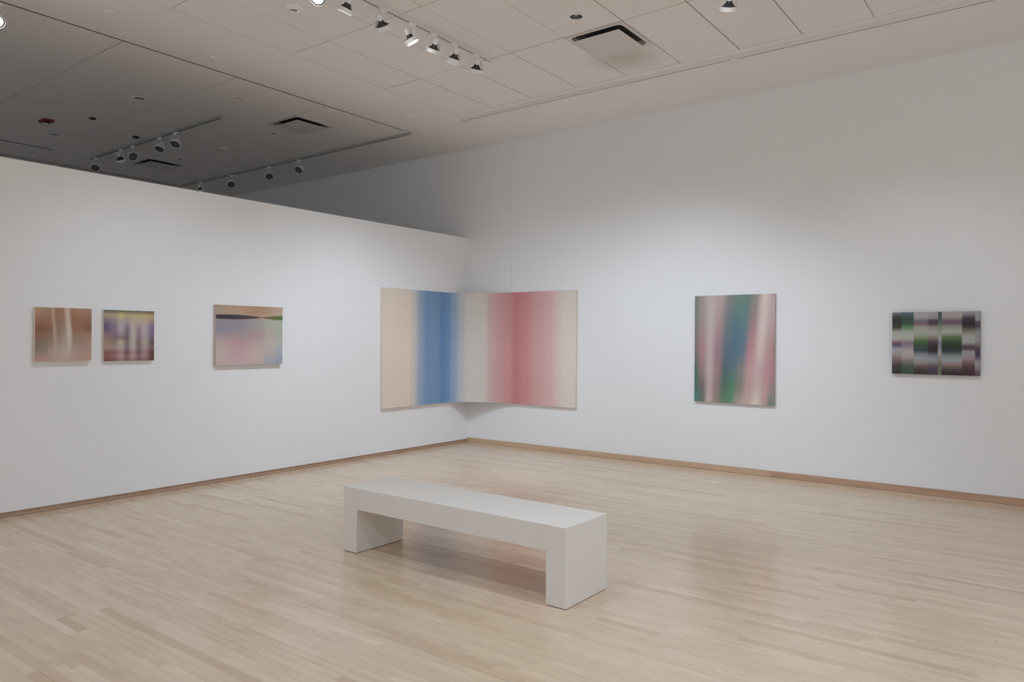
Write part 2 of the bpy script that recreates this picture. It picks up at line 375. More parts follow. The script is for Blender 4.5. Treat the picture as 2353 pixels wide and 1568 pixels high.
# floor
bm = bmesh.new(); box(bm, X0, X1, Y0, 0.0, -0.12, -0.006)
floor = struct(link('floor', bm, M_SUB))
PW = 0.05
def project(p):
    d = Vector(p) - CAM; z = d.dot(FW)
    if z < 0.05: return None
    return (W / 2 + F_PX * d.dot(R_) / z, H / 2 - F_PX * d.dot(U_) / z, z)
planks = []
y = -0.012
while y > -12.9:
    x = 0.012 - random.uniform(0, 0.9)
    g = random.choice([.0001, .0001, .0002, .0002, .0003, .0004, .0006, .0011])
    while x < 11.95:
        L = random.choice([random.uniform(.25, .6), random.uniform(.45, 1.1), random.uniform(.8, 1.7)])
        a, b = max(x, -.01), min(x + L, 11.97)
        if b - a > 0.03:
            planks.append((a, b, y - PW, y, g, random.uniform(-.00025, 0.0)))
        x += L
    y -= PW
scored = []
for i, pk in enumerate(planks):
    # on-screen area, clipped roughly to the frame
    n = 9; area = 0
    for k in range(n):
        q = project((pk[0] + (pk[1] - pk[0]) * (k + .5) / n, (pk[2] + pk[3]) / 2, 0))
        if q and -10 < q[0] < W + 10 and -10 < q[1] < H + 10:
            area += (pk[1] - pk[0]) / n * PW / q[2] ** 3
    scored.append((area, i))
scored.sort(reverse=True)
solo = {i for a, i in scored[:300]}
def plank_box(bm, pk):
    a, b, y0, y1, g, dz = pk
    e_ = random.choice([.00005, .0001, .0002, .0005])
    box(bm, a + e_, b - e_, y0 + g, y1 - g * .2, -0.0055, dz)
rest = bmesh.new()
for i, pk in enumerate(planks):
    if i in solo:
        bm = bmesh.new(); plank_box(bm, pk); link('floorboard', bm, M_FLOOR, floor)
    else:
        plank_box(rest, pk)
o = link('floorboards', rest, M_FLOOR, floor); o['kind'] = 'stuff'

# walls
SEAM = 0.770
bm = bmesh.new(); box(bm, X0 - .1, X1 + .1, 0.006, 0.25, 0, HC + .2)
wr = struct(link('wall_right', bm, M_WALL))
bm = bmesh.new(); box(bm, X0, SEAM - .0016, 0.0, 0.0065, 0.0, HC + .1); link('wall_panel', bm, M_WALL, wr)
bm = bmesh.new(); box(bm, SEAM + .0016, X1, 0.0, 0.0065, 0.0, HC + .1); link('wall_panel', bm, M_WALL, wr)
bm = bmesh.new()
box(bm, -0.20, 0.0, Y0, 0.0, 0.046, HP)           # partition, its skirting sits back under it
box(bm, -0.17, -0.03, Y0, 0.0, 0.0, 0.05)
struct(link('wall_left', bm, M_WALL))
bm = bmesh.new(); box(bm, X0 - .1, X0, Y0, 0.0, 0, HC + .2); struct(link('wall_far', bm, M_WALL))
bm = bmesh.new(); box(bm, X0 - .1, X1 + .1, Y0 - .15, Y0, 0, HC + .2); struct(link('wall_rear', bm, M_WALL))
bm = bmesh.new(); box(bm, X1, X1 + .15, Y0, 0.0, 0, HC + .2); struct(link('wall_side', bm, M_WALL))

# skirting
bm = bmesh.new(); box(bm, 0.0, X1, -0.006, 0.0, 0.0, 0.05)
br = struct(link('baseboard_right', bm, M_BASE_D))
for a, b, mt in ((0.0, 2.262, M_BASE_L), (2.262, 4.37, M_BASE_L), (4.37, 7.6, M_BASE_D), (7.6, 11.98, M_BASE_L)):
    bm = bmesh.new(); box(bm, a + .0008, b - .0008, -0.016, -0.004, 0.0008, 0.066); bevel(bm, .0015, 1)
    link('skirting_board', bm, mt, br)
bm = bmesh.new(); box(bm, -0.03, -0.024, Y0, -.02, 0.0, 0.04)
bl = struct(link('baseboard_left', bm, M_BASE_D))
yy = -0.02
for L in (2.2, 2.45, 2.3, 2.5, 3.5):
    bm = bmesh.new(); box(bm, -0.026, -0.012, yy - L + .0008, yy - .0008, 0.001, 0.0455)
    link('skirting_board', bm, M_BASE_S, bl); yy -= L

# ceiling: plenum slab, plasterboard margins and two fields of lay-in panels
bm = bmesh.new(); box(bm, X0 - .1, X1 + .1, Y0 - .1, 0.1, HC + .06, HC + .2)
ceil = struct(link('ceiling', bm, M_PLENUM))
AX = [.90, 1.445, 2.035, 2.645, 3.25, 3.855, 4.45, 5.03, 5.62, 6.21, 6.8, 7.4, 8.0, 8.6, 9.2, 9.8, 10.4, 11.0, 11.6, 11.99]
AY = [-1.295, -2.505, -3.735, -4.955, -6.175, -7.395, -8.615, -9.835, -11.055, -12.275, -12.99]
BX = [-.118, -.70, -1.305, -1.92, -2.53, -3.14, -3.75, -4.36, -4.97, -5.86]
BY = [-1.21, -2.50, -3.69, -4.865, -6.085, -7.305, -8.525, -9.745, -10.965, -12.185, -12.99]
def soffit(x0, x1, y0, y1):
    bm = bmesh.new(); box(bm, x0, x1, y0, y1, HC, HC + .05); link('plasterboard', bm, M_CEIL, ceil)
soffit(AX[0] - .002, X1, AY[0] + .002, 0.0)
soffit(-.003, AX[0] - .002, Y0, 0.0)
soffit(X0, -.006, BY[0] + .002, 0.0)
soffit(X0, BX[-1] - .002, Y0, BY[0] + .002)

def panel_with_hole(bm, x0, x1, y0, y1, z0, z1, cx, cy, r, n=32):
    angs = sorted(set([2 * math.pi * i / n for i in range(n)] + [math.atan2(py - cy, px - cx) % (2 * math.pi) for px in (x0, x1) for py in (y0, y1)]))
    def edge(a):
        c, s = math.cos(a), math.sin(a); ts = []
        if c > 1e-9: ts.append((x1 - cx) / c)
        if c < -1e-9: ts.append((x0 - cx) / c)
        if s > 1e-9: ts.append((y1 - cy) / s)
        if s < -1e-9: ts.append((y0 - cy) / s)
        t = min(ts); return cx + c * t, cy + s * t
    V = []
    for a in angs:
        ex, ey = edge(a); ix, iy = cx + r * math.cos(a), cy + r * math.sin(a)
        V.append([bm.verts.new(p) for p in ((ix, iy, z0), (ex, ey, z0), (ex, ey, z1), (ix, iy, z1))])
    for k in range(len(V)):
        a, b = V[k], V[(k + 1) % len(V)]
        for i in range(4):
            j = (i + 1) % 4
            bm.faces.new((a[i], a[j], b[j], b[i]))
    bmesh.ops.recalc_face_normals(bm, faces=bm.faces[:])

VENTS = [  # centre x, y, field
    (3.552, -2.505 + .305), (-1.0025, -2.50 + .305), (-4.665, -2.50 + .305)]
VS = 0.302
DOWN = [  # recessed downlights
    (3.578, -2.811, .058), (-1.637, -3.965, .062), (-4.11, -3.905, .062), (-1.621, -2.175 + .0, .058), (-4.06, -2.15, .05)]
HOLES = [(x, y, r) for x, y, r in DOWN]
def panels(XS, YS, gx, gy, lift):
    for i in range(len(XS) - 1):
        for j in range(len(YS) - 1):
            xa, xb = sorted((XS[i], XS[i + 1])); ya, yb = sorted((YS[j], YS[j + 1]))
            dz = random.uniform(0, lift)
            g1 = gx * random.choice([.6, 1, 1, 1.4]); g2 = gy * random.choice([.7, 1, 1, 1.5])
            y_lo, y_hi = ya + g2, yb - g2
            for vx, vy in VENTS:
                if xa < vx < xb and ya < vy < yb:
                    y_lo = vy + VS + .009
            bm = bmesh.new()
            hole = [h for h in HOLES if xa < h[0] < xb and y_lo < h[1] < y_hi]
            if hole:
                hx, hy, r = hole[0]
                panel_with_hole(bm, xa + g1, xb - g1, y_lo, y_hi, HC + dz, HC + .016, hx, hy, r)
            else:
                box(bm, xa + g1, xb - g1, y_lo, y_hi, HC + dz, HC + .016)
                if lift > .001: bevel(bm, .0012, 1)
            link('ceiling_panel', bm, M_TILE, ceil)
panels(AX, AY, .0040, .0046, .0018)
panels(BX, BY, .0022, .0046, .0)

# ------------------------------------------------------------------ light tracks
RW, RH = 0.036, 0.030
def track(label, p0, p1, sw=.006, M_RAIL=M_RAIL):
    p0, p1 = Vector(p0), Vector(p1); L = (p1 - p0).length
    mid = (p0 + p1) / 2
    t = thing('light_track', label, 'light track', (mid.x, mid.y, HC), 'light tracks on the ceiling')
    along_x = abs(p1.x - p0.x) > abs(p1.y - p0.y)
    def bx(bm, a0, a1, c0, c1, z0, z1):
        if along_x: box(bm, a0, a1, c0, c1, z0, z1)
        else: box(bm, c0, c1, a0, a1, z0, z1)
    h = L / 2
    s = (.0145 - sw) if along_x else -(.0145 - sw)
    bm = bmesh.new()
    bx(bm, -h, h, -RW / 2, RW / 2, -.004, 0)
    bx(bm, -h, h, -RW / 2, -sw + s, -RH, -.004)
    bx(bm, -h, h, sw + s, RW / 2, -RH, -.004)
    link('rail', bm, M_RAIL, t)
    bm = bmesh.new(); bx(bm, -h + .01, h - .01, -sw + s, sw + s, -RH + .002, -.004); link('conductor_slot', bm, M_SLOT, t)
    for sg in (-1, 1):
        bm = bmesh.new(); bx(bm, sg * h - .012, sg * h + .012, -RW / 2 - .002, RW / 2 + .002, -RH - .002, -.0005); bevel(bm, .002, 1)
        link('end_cap', bm, M_RAIL, t)
    return t
TAX = 2.40
track('long white light track carrying a row of spotlights, facing the low partition wall', (TAX, -2.505, 0), (TAX, -7.2, 0))
track('empty white track starting near the room corner, above the tall wall', (.86, -1.175, 0), (4.33, -1.175, 0))
track('empty white track leading to the right picture edge, above the wide dark canvas', (4.37, -1.165, 0), (9.2, -1.165, 0))
t = thing('light_track', 'flush light track with a black slot running above the top of the partition wall', 'light track', (-.06, -7.1, HC), 'light tracks on the ceiling')
bm = bmesh.new(); box(bm, -.024, .052, -5.85, 5.85, -.001, .03); link('rail', bm, M_CEIL, t)
bm = bmesh.new(); box(bm, -.054, -.0245, -5.85, 5.85, .004, .03); link('conductor_slot', bm, M_SLOT, t)
track('dim track beside the tall wall beyond the partition, with four unlit spotlights', (-.075, -1.135, 0), (-5.85, -1.135, 0), .0085, M_RAIL_SHADED)
track('dim middle track of the room beyond the partition, with five unlit spotlights', (-1.47, -3.04, 0), (-5.02, -3.04, 0), .0085, M_RAIL_SHADED)
track('farthest dim track, parallel to the partition at the far ceiling edge', (-5.90, -1.22, 0), (-5.90, -7.0, 0), .0085, M_RAIL_SHADED)
track('white track running from the right wall towards the viewer, just above the picture top', (4.83, -2.50, 0), (4.83, -7.2, 0))

# ------------------------------------------------------------------ spotlights
def mesh_from(fn, name, mat, smooth=True):
    bm = bmesh.new(); fn(bm); me = D.meshes.new(name); bm.normal_update(); bm.to_mesh(me); bm.free()
    me.materials.append(mat)
    if smooth:
        for p in me.polygons: p.use_smooth = True
        try: me.set_sharp_from_angle(angle=math.radians(35))
        except Exception: pass
    return me
PZ = -0.150      # pivot below the rail
def f_adapter(bm):
    box(bm, -.040, .040, -.015, .015, -.020, 0.0); bevel(bm, .003, 1)
    lathe(bm, [(.013, -.020), (.013, -.036), (.008, -.040)], 16, cap1=True)
def f_yoke(bm):
    pts = []
    for i in range(21):
        a = math.pi * i / 20
        pts.append((.067 * math.cos(a), 0, PZ + .112 * math.sin(a)))
    # flat strap
    prev = None
    for p in pts:
        x, _, z = p
        ctr = Vector((0, 0, PZ)); n = (Vector((x / .067 ** 2, 0, (z - PZ) / .112 ** 2))).normalized()
        q = [bm.verts.new((x + n.x * d_, w, z + n.z * d_)) for d_, w in ((-.0012, -.008), (.0012, -.008), (.0012, .008), (-.0012, .008))]
        if prev:
            for i in range(4):
                j = (i + 1) % 4; bm.faces.new((prev[i], prev[j], q[j], q[i]))
        else: bm.faces.new(q)
        prev = q
    bm.faces.new(prev)
    bmesh.ops.recalc_face_normals(bm, faces=bm.faces[:])
    for sx in (-1, 1):
        r = lathe(bm, [(.007, -.004), (.007, .004)], 12, True, True)
        vs = [v for ring in r for v in ring]
        bmesh.ops.rotate(bm, verts=vs, matrix=Matrix.Rotation(math.pi / 2, 3, 'Y'))
        bmesh.ops.translate(bm, verts=vs, vec=(sx * .068, 0, PZ))
# head meshes: local -Z is the beam, origin at the pivot
def f_ring(bm): lathe(bm, [(.058, .014), (.062, .014), (.062, -.020), (.0575, -.020), (.0565, -.012), (.058, .014)], 36)
def f_bulb(bm):
    lathe(bm, [(.056, -.012), (.056, .006), (.050, .012), (.042, .016), (.029, .030), (.0225, .034), (.0215, .053), (.018, .055)], 32, cap1=True)
    for i in range(20):                       # cooling fins
        a = 2 * math.pi * i / 20
        vs = []
        prof = [(.041, .0155), (.028, .030), (.022, .034), (.021, .052)]
        outr = [(.045, .0155), (.033, .031), (.0245, .037), (.0245, .052)]
        m3 = Matrix.Rotation(a, 3, 'Z')
        for (r1, z1), (r2, z2) in zip(prof, outr):
            vs.append([bm.verts.new(m3 @ Vector((r1, 0, z1))), bm.verts.new(m3 @ Vector((r2, 0, z2)))])
        for p, q in zip(vs[:-1], vs[1:]): bm.faces.new((p[0], p[1], q[1], q[0]))
def f_socket(bm): lathe(bm, [(.017, .050), (.021, .053), (.024, .090), (.021, .104), (.009, .108)], 24, cap1=True)
def f_rim(bm): lathe(bm, [(.0565, -.010), (.052, -.014), (.046, -.0125)], 36)
def f_lens(bm):
    rings = lathe(bm, [(.047, -.012), (.034, -.0145), (.018, -.016), (.006, -.0165)], 32, cap1=True)
ME_ADAPT = mesh_from(f_adapter, 'track_adapter', M_WHITE); ME_YOKE = mesh_from(f_yoke, 'yoke', M_WHITE)
ME_RING = mesh_from(f_ring, 'lamp_ring', M_WHITE); ME_BULB = mesh_from(f_bulb, 'bulb', M_BULB)
ME_SOCK = mesh_from(f_socket, 'socket', M_WHITE); ME_RIM = mesh_from(f_rim, 'bulb_rim', M_SLOT)
ME_LENS = mesh_from(f_lens, 'lens', M_LENS); ME_LITL = mesh_from(f_lens, 'lit_lens', M_LIT)
ME_SNOOT = mesh_from(lambda bm: lathe(bm, [(.0600, -.018), (.0600, -.038), (.0575, -.038), (.0570, -.018), (.0600, -.018)], 36), 'snoot', M_WHITE)
def spotlight(label, x, y, aim, group, watts=0.0, cone=80, track_x=True, glow=None, snoot=False):
    t = thing('track_spotlight', label, 'spotlight', (x, y, HC - RH), group)
    a = Vector(aim).normalized()
    yaw = math.atan2(a.y, a.x)                 # yoke plane stands across the aim
    inst('track_adapter', ME_ADAPT, t, (0, 0, 0), (0, 0, 0 if track_x else math.pi / 2))
    inst('yoke', ME_YOKE, t, (0, 0, 0), (0, 0, yaw + math.pi / 2))
    rot = a.to_track_quat('-Z', 'Y').to_euler()
    pv = (0, 0, PZ)
    ring = inst('lamp_ring', ME_RING, t, pv, rot)
    if snoot: inst('snoot', ME_SNOOT, ring)
    bulb = inst('bulb', ME_BULB, t, pv, rot)
    inst('bulb_rim', ME_RIM, bulb)
    inst('lens', ME_LITL if (watts or glow) else ME_LENS, bulb)
    inst('socket', ME_SOCK, t, pv, rot)
    if watts:
        p = Vector((x, y, HC - RH + PZ)) + a * .045
        spot(p, p + a, watts, cone, parent=t)
    return t
G1 = 'spotlights on the white track facing the partition'
PW_ = P_WALL
spotlight('first spotlight at the near end of the long white track, above the corner canvas', TAX, -2.735, (-.46, .25, -.88), G1, PW_ * 1.0, 80, False)
spotlight('track spotlight with a deep double white ring, second from the track end', TAX, -3.055, (-.50, .12, -.88), G1, PW_ * .8, 80, False, None, True)
spotlight('track spotlight with a level white ring, third from the track end', TAX, -3.33, (-.50, .12, -.89), G1, PW_ * .55, 80, False)
spotlight('lit spotlight with shining lens, tilted out into the room, fourth from the track end', TAX, -3.60, (.195, .346, -.644), G1, PW_ * .5, 110, False)
spotlight('spotlight seen from behind with dark finned bulb and raised ring, fifth from the track end', TAX, -3.94, (-.14, .56, -.67), G1, PW_ * .4, 90, False)
spotlight('spotlight half cut by the picture top, beside the dazzling lamp', TAX, -4.335, (-.50, -.04, -.89), G1, PW_ * .65, 80, False)
spotlight('dazzling spotlight with its lens turned to the viewer at the picture top', TAX, -4.60, (.45, -.66, -.60), G1, PW_ * .45, 110, False)
spotlight('glaring spotlight cut by the left picture edge, on the dark-slotted track', -.062, -5.90, (.72, -.10, -.66), 'lamps on the dark-slotted track', PW_ * .5, 110, False)
G2 = 'spotlights over the right-hand paintings'
spotlight('white spotlight with dark finned bulb above the green and rose painting', 4.83, -2.585, (-.28, .42, -.84), G2, PW_ * .7, 84, False)
spotlight('spotlight of which only the ring bottom dips into the picture top', 4.83, -2.88, (-.30, .50, -.80), G2, PW_ * .6, 84, False)
G3 = 'unlit spotlights on the middle track beyond the partition'
for x, aim, lab in ((-2.56, (.46, -.48, -.80), 'unlit spotlight nearest the free end of the dim middle track'),
                    (-2.965, (.36, -.39, -.92), 'unlit spotlight pointing steeply down, second from the free end of the middle track'),
                    (-3.72, (.95, -.12, -.50), 'unlit spotlight turned sideways with bluish lens, third on the middle track'),
                    (-4.08, (-.30, .50, -.80), 'unlit spotlight showing only its black back, fourth on the middle track'),
                    (-4.88, (.71, -.37, -.76), 'unlit spotlight just above the partition edge, last on the middle track')):
    spotlight(lab, x, -3.04, aim, G3)
G4 = 'unlit spotlights beside the tall wall beyond the partition'
for x, aim, lab in ((-2.46, (.30, -.62, -.62), 'unlit spotlight turned aside, nearest the open end of the wall-side track'),
                    (-3.22, (.69, -.36, -.79), 'round-faced unlit spotlight, second on the wall-side track'),
                    (-4.28, (.75, -.39, -.71), 'round-faced unlit spotlight, third on the wall-side track'),
                    (-5.22, (.05, .30, -.90), 'unlit spotlight half hidden behind the partition edge on the wall-side track')):
    spotlight(lab, x, -1.135, aim, G4)
spotlight('faint farthest spotlight peeping over the partition near the far track', -5.90, -3.2, (-.2, .1, -.9), 'lamps on the far track', track_x=False)

# ------------------------------------------------------------------ ceiling fittings
def rounded(cx, cy, h, r, n=6):
    pts = []
    for qx, qy, a0 in ((1, 1, 0), (-1, 1, 90), (-1, -1, 180), (1, -1, 270)):
        for i in range(n + 1):
            a = math.radians(a0 + 90 * i / n)
            pts.append((cx + qx * (h - r) + r * math.cos(a), cy + qy * (h - r) + r * math.sin(a)))
    return pts
def vent(label, x, y):
    t = thing('ceiling_vent', label, 'vent', (x, y, HC), 'square plaque ceiling vents')
    bm = bmesh.new()
    A = rounded(0, 0, VS, .002); B = rounded(0, 0, VS - .038, .05)
    loops = [[bm.verts.new((px, py, z)) for px, py in P] for P, z in ((A, .02), (A, -.006), (B, -.003), (B, .055))]
    n = len(A)
    for a, b in zip(loops[:-1], loops[1:]):
        for i in range(n):
            j = (i + 1) % n; bm.faces.new((a[i], a[j], b[j], b[i]))
    bmesh.ops.recalc_face_normals(bm, faces=bm.faces[:])
    link('vent_frame', bm, M_VENT, t)
    bm = bmesh.new(); box(bm, -VS + .03, VS - .03, -VS + .03, VS - .03, .045, .055); link('vent_cavity', bm, M_PLENUM, t)
    bm = bmesh.new()
    P = rounded(0, 0, VS - .072, .006, 3)
    lo = [bm.verts.new((px, py, -.030)) for px, py in P]; hi = [bm.verts.new((px, py, -.026)) for px, py in P]
    bm.faces.new(list(reversed(lo))); bm.faces.new(hi)
    for i in range(len(P)):
        j = (i + 1) % len(P); bm.faces.new((lo[i], lo[j], hi[j], hi[i]))
    link('vent_plaque', bm, M_VENT, t)
    for sx in (-1, 1):
        for sy in (-1, 1):
            bm = bmesh.new(); box(bm, sx * .15 - .004, sx * .15 + .004, sy * .15 - .004, sy * .15 + .004, -.027, .046)
            link('hanger', bm, M_SLOT, t)
for (x, y), lab in zip(VENTS, ('square white ceiling vent beside the round downlight in the bright room',
                               'dim square ceiling vent next to the dark-slotted track',
                               'far dim square ceiling vent low over the partition edge')):
    vent(lab, x, y)
def downlight(label, x, y, r):
    t = thing('recessed_downlight', label, 'downlight', (x, y, HC), 'recessed ceiling downlights')
    bm = bmesh.new(); lathe(bm, [(r - .004, .002), (r - .004, -.003), (r + .002, -.006), (r + .014, -.003), (r + .015, .0)], 36); link('trim_ring', bm, M_WHITE, t, smooth=True)
    bm = bmesh.new(); lathe(bm, [(r - .003, .0), (r - .008, .025), (r * .55, .05), (.004, .052)], 36, cap1=True)
    for f in bm.faces: f.normal_flip()
    link('reflector', bm, M_CAN, t, smooth=True)
    bm = bmesh.new()
    lathe(bm, [(.012, .048), (.017, .030), (.014, .014), (.004, .010)], 16, cap1=True)
    link('bulb', bm, M_CLEAR, t, smooth=True)
for (x, y, r), lab in zip(DOWN, ('round recessed downlight beside the bright square vent',
                                'largest dim recessed downlight in the middle of the far ceiling',
                                'dim recessed downlight just below the red alarm strobe',
                                'dim recessed downlight next to the near vent of the far room',
                                'faint recessed downlight right of the far square vent')):
    downlight(lab, x, y, r)
def cap(name, label, cat, x, y, r, mat, group, depth=.008):
    t = thing(name, label, cat, (x, y, HC), group)
    bm = bmesh.new(); lathe(bm, [(r, 0), (r, -depth * .5), (r * .92, -depth), (r * .05, -depth * 1.15)], 32, cap1=True)
    link('cover_plate', bm, mat, t, smooth=False)
    bm = bmesh.new(); lathe(bm, [(r * 1.07, .001), (r * 1.07, -.0015), (r * .98, -.002)], 32); link('escutcheon', bm, M_RAIL if mat is not M_SLOT else M_SLOT, t)
    return t
GS = 'flat round sprinkler covers'
for x, y, lab in ((3.552, -1.055, 'flat round sprinkler cover on the plaster margin above the green and rose painting'),
                  (6.506, -.921, 'flat round sprinkler cover in the upper right corner of the picture'),
                  (.396, -1.637, 'flat round sprinkler cover near the room corner between the two tracks'),
                  (.410, -5.226, 'flat round sprinkler cover on the plaster strip at the upper left')):
    cap('sprinkler_cover', lab, 'sprinkler', x, y, .048, M_CEIL, GS)
cap('sprinkler_cover', 'small dim sprinkler cover near the wall-side track in the far room', 'sprinkler', -2.822, -1.60, .048, M_CEIL, GS)
cap('round_blanking_plate', 'small black round cap on the far ceiling beyond the red alarm', 'cap', -2.881, -3.942, .034, M_SLOT, 'black caps on the far ceiling', .02)
cap('round_blanking_plate', 'black round cap beside the dim middle track', 'cap', -3.308, -3.197, .042, M_SLOT, 'black caps on the far ceiling', .02)
cap('round_blanking_plate', 'faint grey round cap at the left picture edge over the partition', 'cap', -5.25, -4.15, .05, M_VENT, 'grey caps on the far ceiling', .01)
t = thing('ceiling_slit', 'thin dark slit in a ceiling panel above the far room', 'slit', (-.69, -3.285, HC))
bm = bmesh.new(); box(bm, -.02, .02, -.035, .035, -.002, .0); link('cover_plate', bm, M_TILE, t)
bm = bmesh.new(); box(bm, -.004, .004, -.032, .032, -.004, -.001); link('opening', bm, M_SLOT, t)
# black strip drawn for the gap between far panels, with a bright end clip
t = thing('panel_gap_strip', 'black strip standing for the panel gap over the far room, shiny end clip', 'panel gap', (-5.03, -4.9, HC))
bm = bmesh.new(); box(bm, -.014, .014, -1.3, 1.30, -.003, .0005); link('slot', bm, M_SLOT, t)
bm = bmesh.new(); box(bm, -.02, .06, 1.30, 1.33, -.006, .0); link('end_clip', bm, M_CLEAR, t)
# pull-out sprinkler head
t = thing('pendent_sprinkler', 'small pendent sprinkler head on the plaster strip left of the dazzling lamp', 'sprinkler', (.193, -4.158, HC))
bm = bmesh.new(); lathe(bm, [(.038, 0), (.036, -.006), (.014, -.010)], 28, cap1=True); link('escutcheon', bm, M_CEIL, t, smooth=True)
bm = bmesh.new()
lathe(bm, [(.010, -.008), (.010, -.020), (.006, -.024)], 14, cap1=True)
for sx in (-1, 1): tube(bm, [(sx * .009, 0, -.018), (sx * .014, 0, -.030), (sx * .004, 0, -.044)], .002, 6)
link('frame', bm, M_VENT, t)
bm = bmesh.new(); lathe(bm, [(.003, -.043), (.018, -.045), (.018, -.0465), (.003, -.048)], 20, True, True); link('deflector', bm, M_VENT, t)
# smoke detectors
def detector(label, x, y, r):
    t = thing('smoke_detector', label, 'smoke detector', (x, y, HC), 'white ceiling smoke detectors')
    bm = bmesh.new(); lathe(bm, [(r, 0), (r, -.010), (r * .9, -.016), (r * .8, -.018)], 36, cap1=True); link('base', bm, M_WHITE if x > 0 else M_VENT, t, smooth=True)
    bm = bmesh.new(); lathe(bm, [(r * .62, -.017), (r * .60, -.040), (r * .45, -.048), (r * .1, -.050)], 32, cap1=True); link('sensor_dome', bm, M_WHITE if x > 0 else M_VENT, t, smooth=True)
    bm = bmesh.new()
    to_cam = math.atan2(CAM.y - y, CAM.x - x)
    for k, wd_ in ((-.5, .004), (0, .007), (.45, .006)):
        vs = box(bm, r * .46, r * .62, -wd_, wd_, -.0475, -.039)
        bmesh.ops.rotate(bm, verts=vs, cent=(0, 0, 0), matrix=Matrix.Rotation(to_cam + k, 3, 'Z'))
    link('smoke_inlet', bm, M_SLOT, t)
detector('white round smoke detector beside the dazzling lamp', 1.775, -4.36, .078)
detector('dim round smoke detector with a dark dot, in the far room', -2.878, -2.152, .076)
# fire alarm strobe
t = thing('alarm_strobe', 'red fire alarm strobe hanging from the far dim ceiling', 'alarm', (-3.468, -4.25, HC))
bm = bmesh.new(); box(bm, -.09, .09, -.06, .06, -.030, 0); bevel(bm, .006, 2); link('housing', bm, M_RED, t)
bm = bmesh.new(); box(bm, -.055, .0, -.03, .03, -.070, -.028); bevel(bm, .012, 3); link('strobe_lens', bm, M_CLEAR, t)
bm = bmesh.new()
for i in range(5): box(bm, .022 + i * .012, .028 + i * .012, -.035, .035, -.033, -.029)
link('sounder_grille', bm, M_SLOT, t)

# ------------------------------------------------------------------ bench
BXY = (2.890, -4.738); BL, BW, BH = 1.8605, 0.4476, 0.4525; TH = 0.148; LT = 0.135; FT = 0.004
b = thing('gallery_bench', 'plain white painted bench with two block legs, alone on the maple floor', 'bench', (BXY[0], BXY[1], 0))
b.rotation_euler = (0, 0, -0.00398)
bm = bmesh.new(); box(bm, 0, BL, 0, BW, BH - TH, BH)
ed = [e_ for e_ in bm.edges if max(e_.verts[0].co.z, e_.verts[1].co.z) > BH - .01]
bmesh.ops.bevel(bm, geom=ed, offset=.0025, segments=2, profile=.5, affect='EDGES'); link('seat', bm, M_BENCH, b)
for xa, xb in ((0, LT), (BL - LT, BL)):
    bm = bmesh.new(); box(bm, xa, xb, 0, BW, FT, BH - TH)
    ed = [e_ for e_ in bm.edges if abs(e_.verts[0].co.z - e_.verts[1].co.z) > .1]
    bmesh.ops.bevel(bm, geom=ed, offset=.0025, segments=2, profile=.5, affect='EDGES')
    leg = link('leg', bm, M_BENCH, b)
    bm = bmesh.new(); box(bm, xa + .008, xb - .008, .008, BW - .008, 0.0, FT + .001); link('foot', bm, M_FOOT, leg)

# ------------------------------------------------------------------ paintings
def uvquad(bm, pts, uvs, lay):
    vs = [bm.verts.new(p) for p in pts]; f = bm.faces.new(vs)
    for lp, q in zip(f.loops, uvs): lp[lay].uv = q
    return f
def painting(label, side, a0, a1, z0, z1, d, mat, edge, group):
    """side 'L': hangs on the partition (x=0, facing +x), a = y range; 'R': on the right wall (y=0, facing -y), a = x range"""
    c = (a0 + a1) / 2; w = (a1 - a0) / 2; zc = (z0 + z1) / 2; h = (z1 - z0) / 2
    loc = (0.0015, c, zc) if side == 'L' else (c, -0.0015, zc)
    t = thing('painting', label, 'painting', loc, group)
    def P(u, n, z): return (n, u, z) if side == 'L' else (u, -n, z)
    bm = bmesh.new(); lay = bm.loops.layers.uv.new('UVMap')
    uvquad(bm, [P(-w, d, -h), P(w, d, -h), P(w, d, h), P(-w, d, h)], [(0, 0), (1, 0), (1, 1), (0, 1)], lay)
    link('canvas', bm, mat, t)
    bm = bmesh.new()
    e0 = .0006
    lo = [P(-w + e0, .0, -h + e0), P(w - e0, .0, -h + e0), P(w - e0, .0, h - e0), P(-w + e0, .0, h - e0)]
    hi = [P(-w, d - .0002, -h), P(w, d - .0002, -h), P(w, d - .0002, h), P(-w, d - .0002, h)]
    a = [bm.verts.new(p) for p in lo]; c_ = [bm.verts.new(p) for p in hi]
    for i in range(4):
        j = (i + 1) % 4; bm.faces.new((a[i], a[j], c_[j], c_[i]))
    bm.faces.new(a)
    bmesh.ops.recalc_face_normals(bm, faces=bm.faces[:])
    link('stretcher', bm, edge, t)
    return t
GP = 'abstract canvases on the gallery walls'
painting('square rust-brown canvas with two pale vertical streaks, leftmost on the partition', 'L', -5.646, -5.199, 1.282, 1.740, .042, mat_p1, canvas_side((205, 190, 176)), GP)
painting('square violet and yellow blurred canvas, second from the left on the partition', 'L', -5.089, -4.634, 1.273, 1.736, .032, mat_p2, canvas_side((190, 186, 182)), GP)
painting('pastel canvas with a narrow dark pinched band near its top', 'L', -4.005, -3.211, 1.209, 1.828, .042, mat_p3, canvas_side((182, 164, 154)), GP)
painting('tall canvas of green, blue and rose vertical streaks on the right wall', 'R', 3.484, 4.405, .783, 2.008, .03, mat_p5, canvas_side((150, 140, 134)), GP)
painting('wide dark canvas of blurred checkered strips at the right end of the wall', 'R', 5.559, 6.300, 1.174, 1.781, .035, mat_p6, canvas_side((80, 70, 72)), GP)
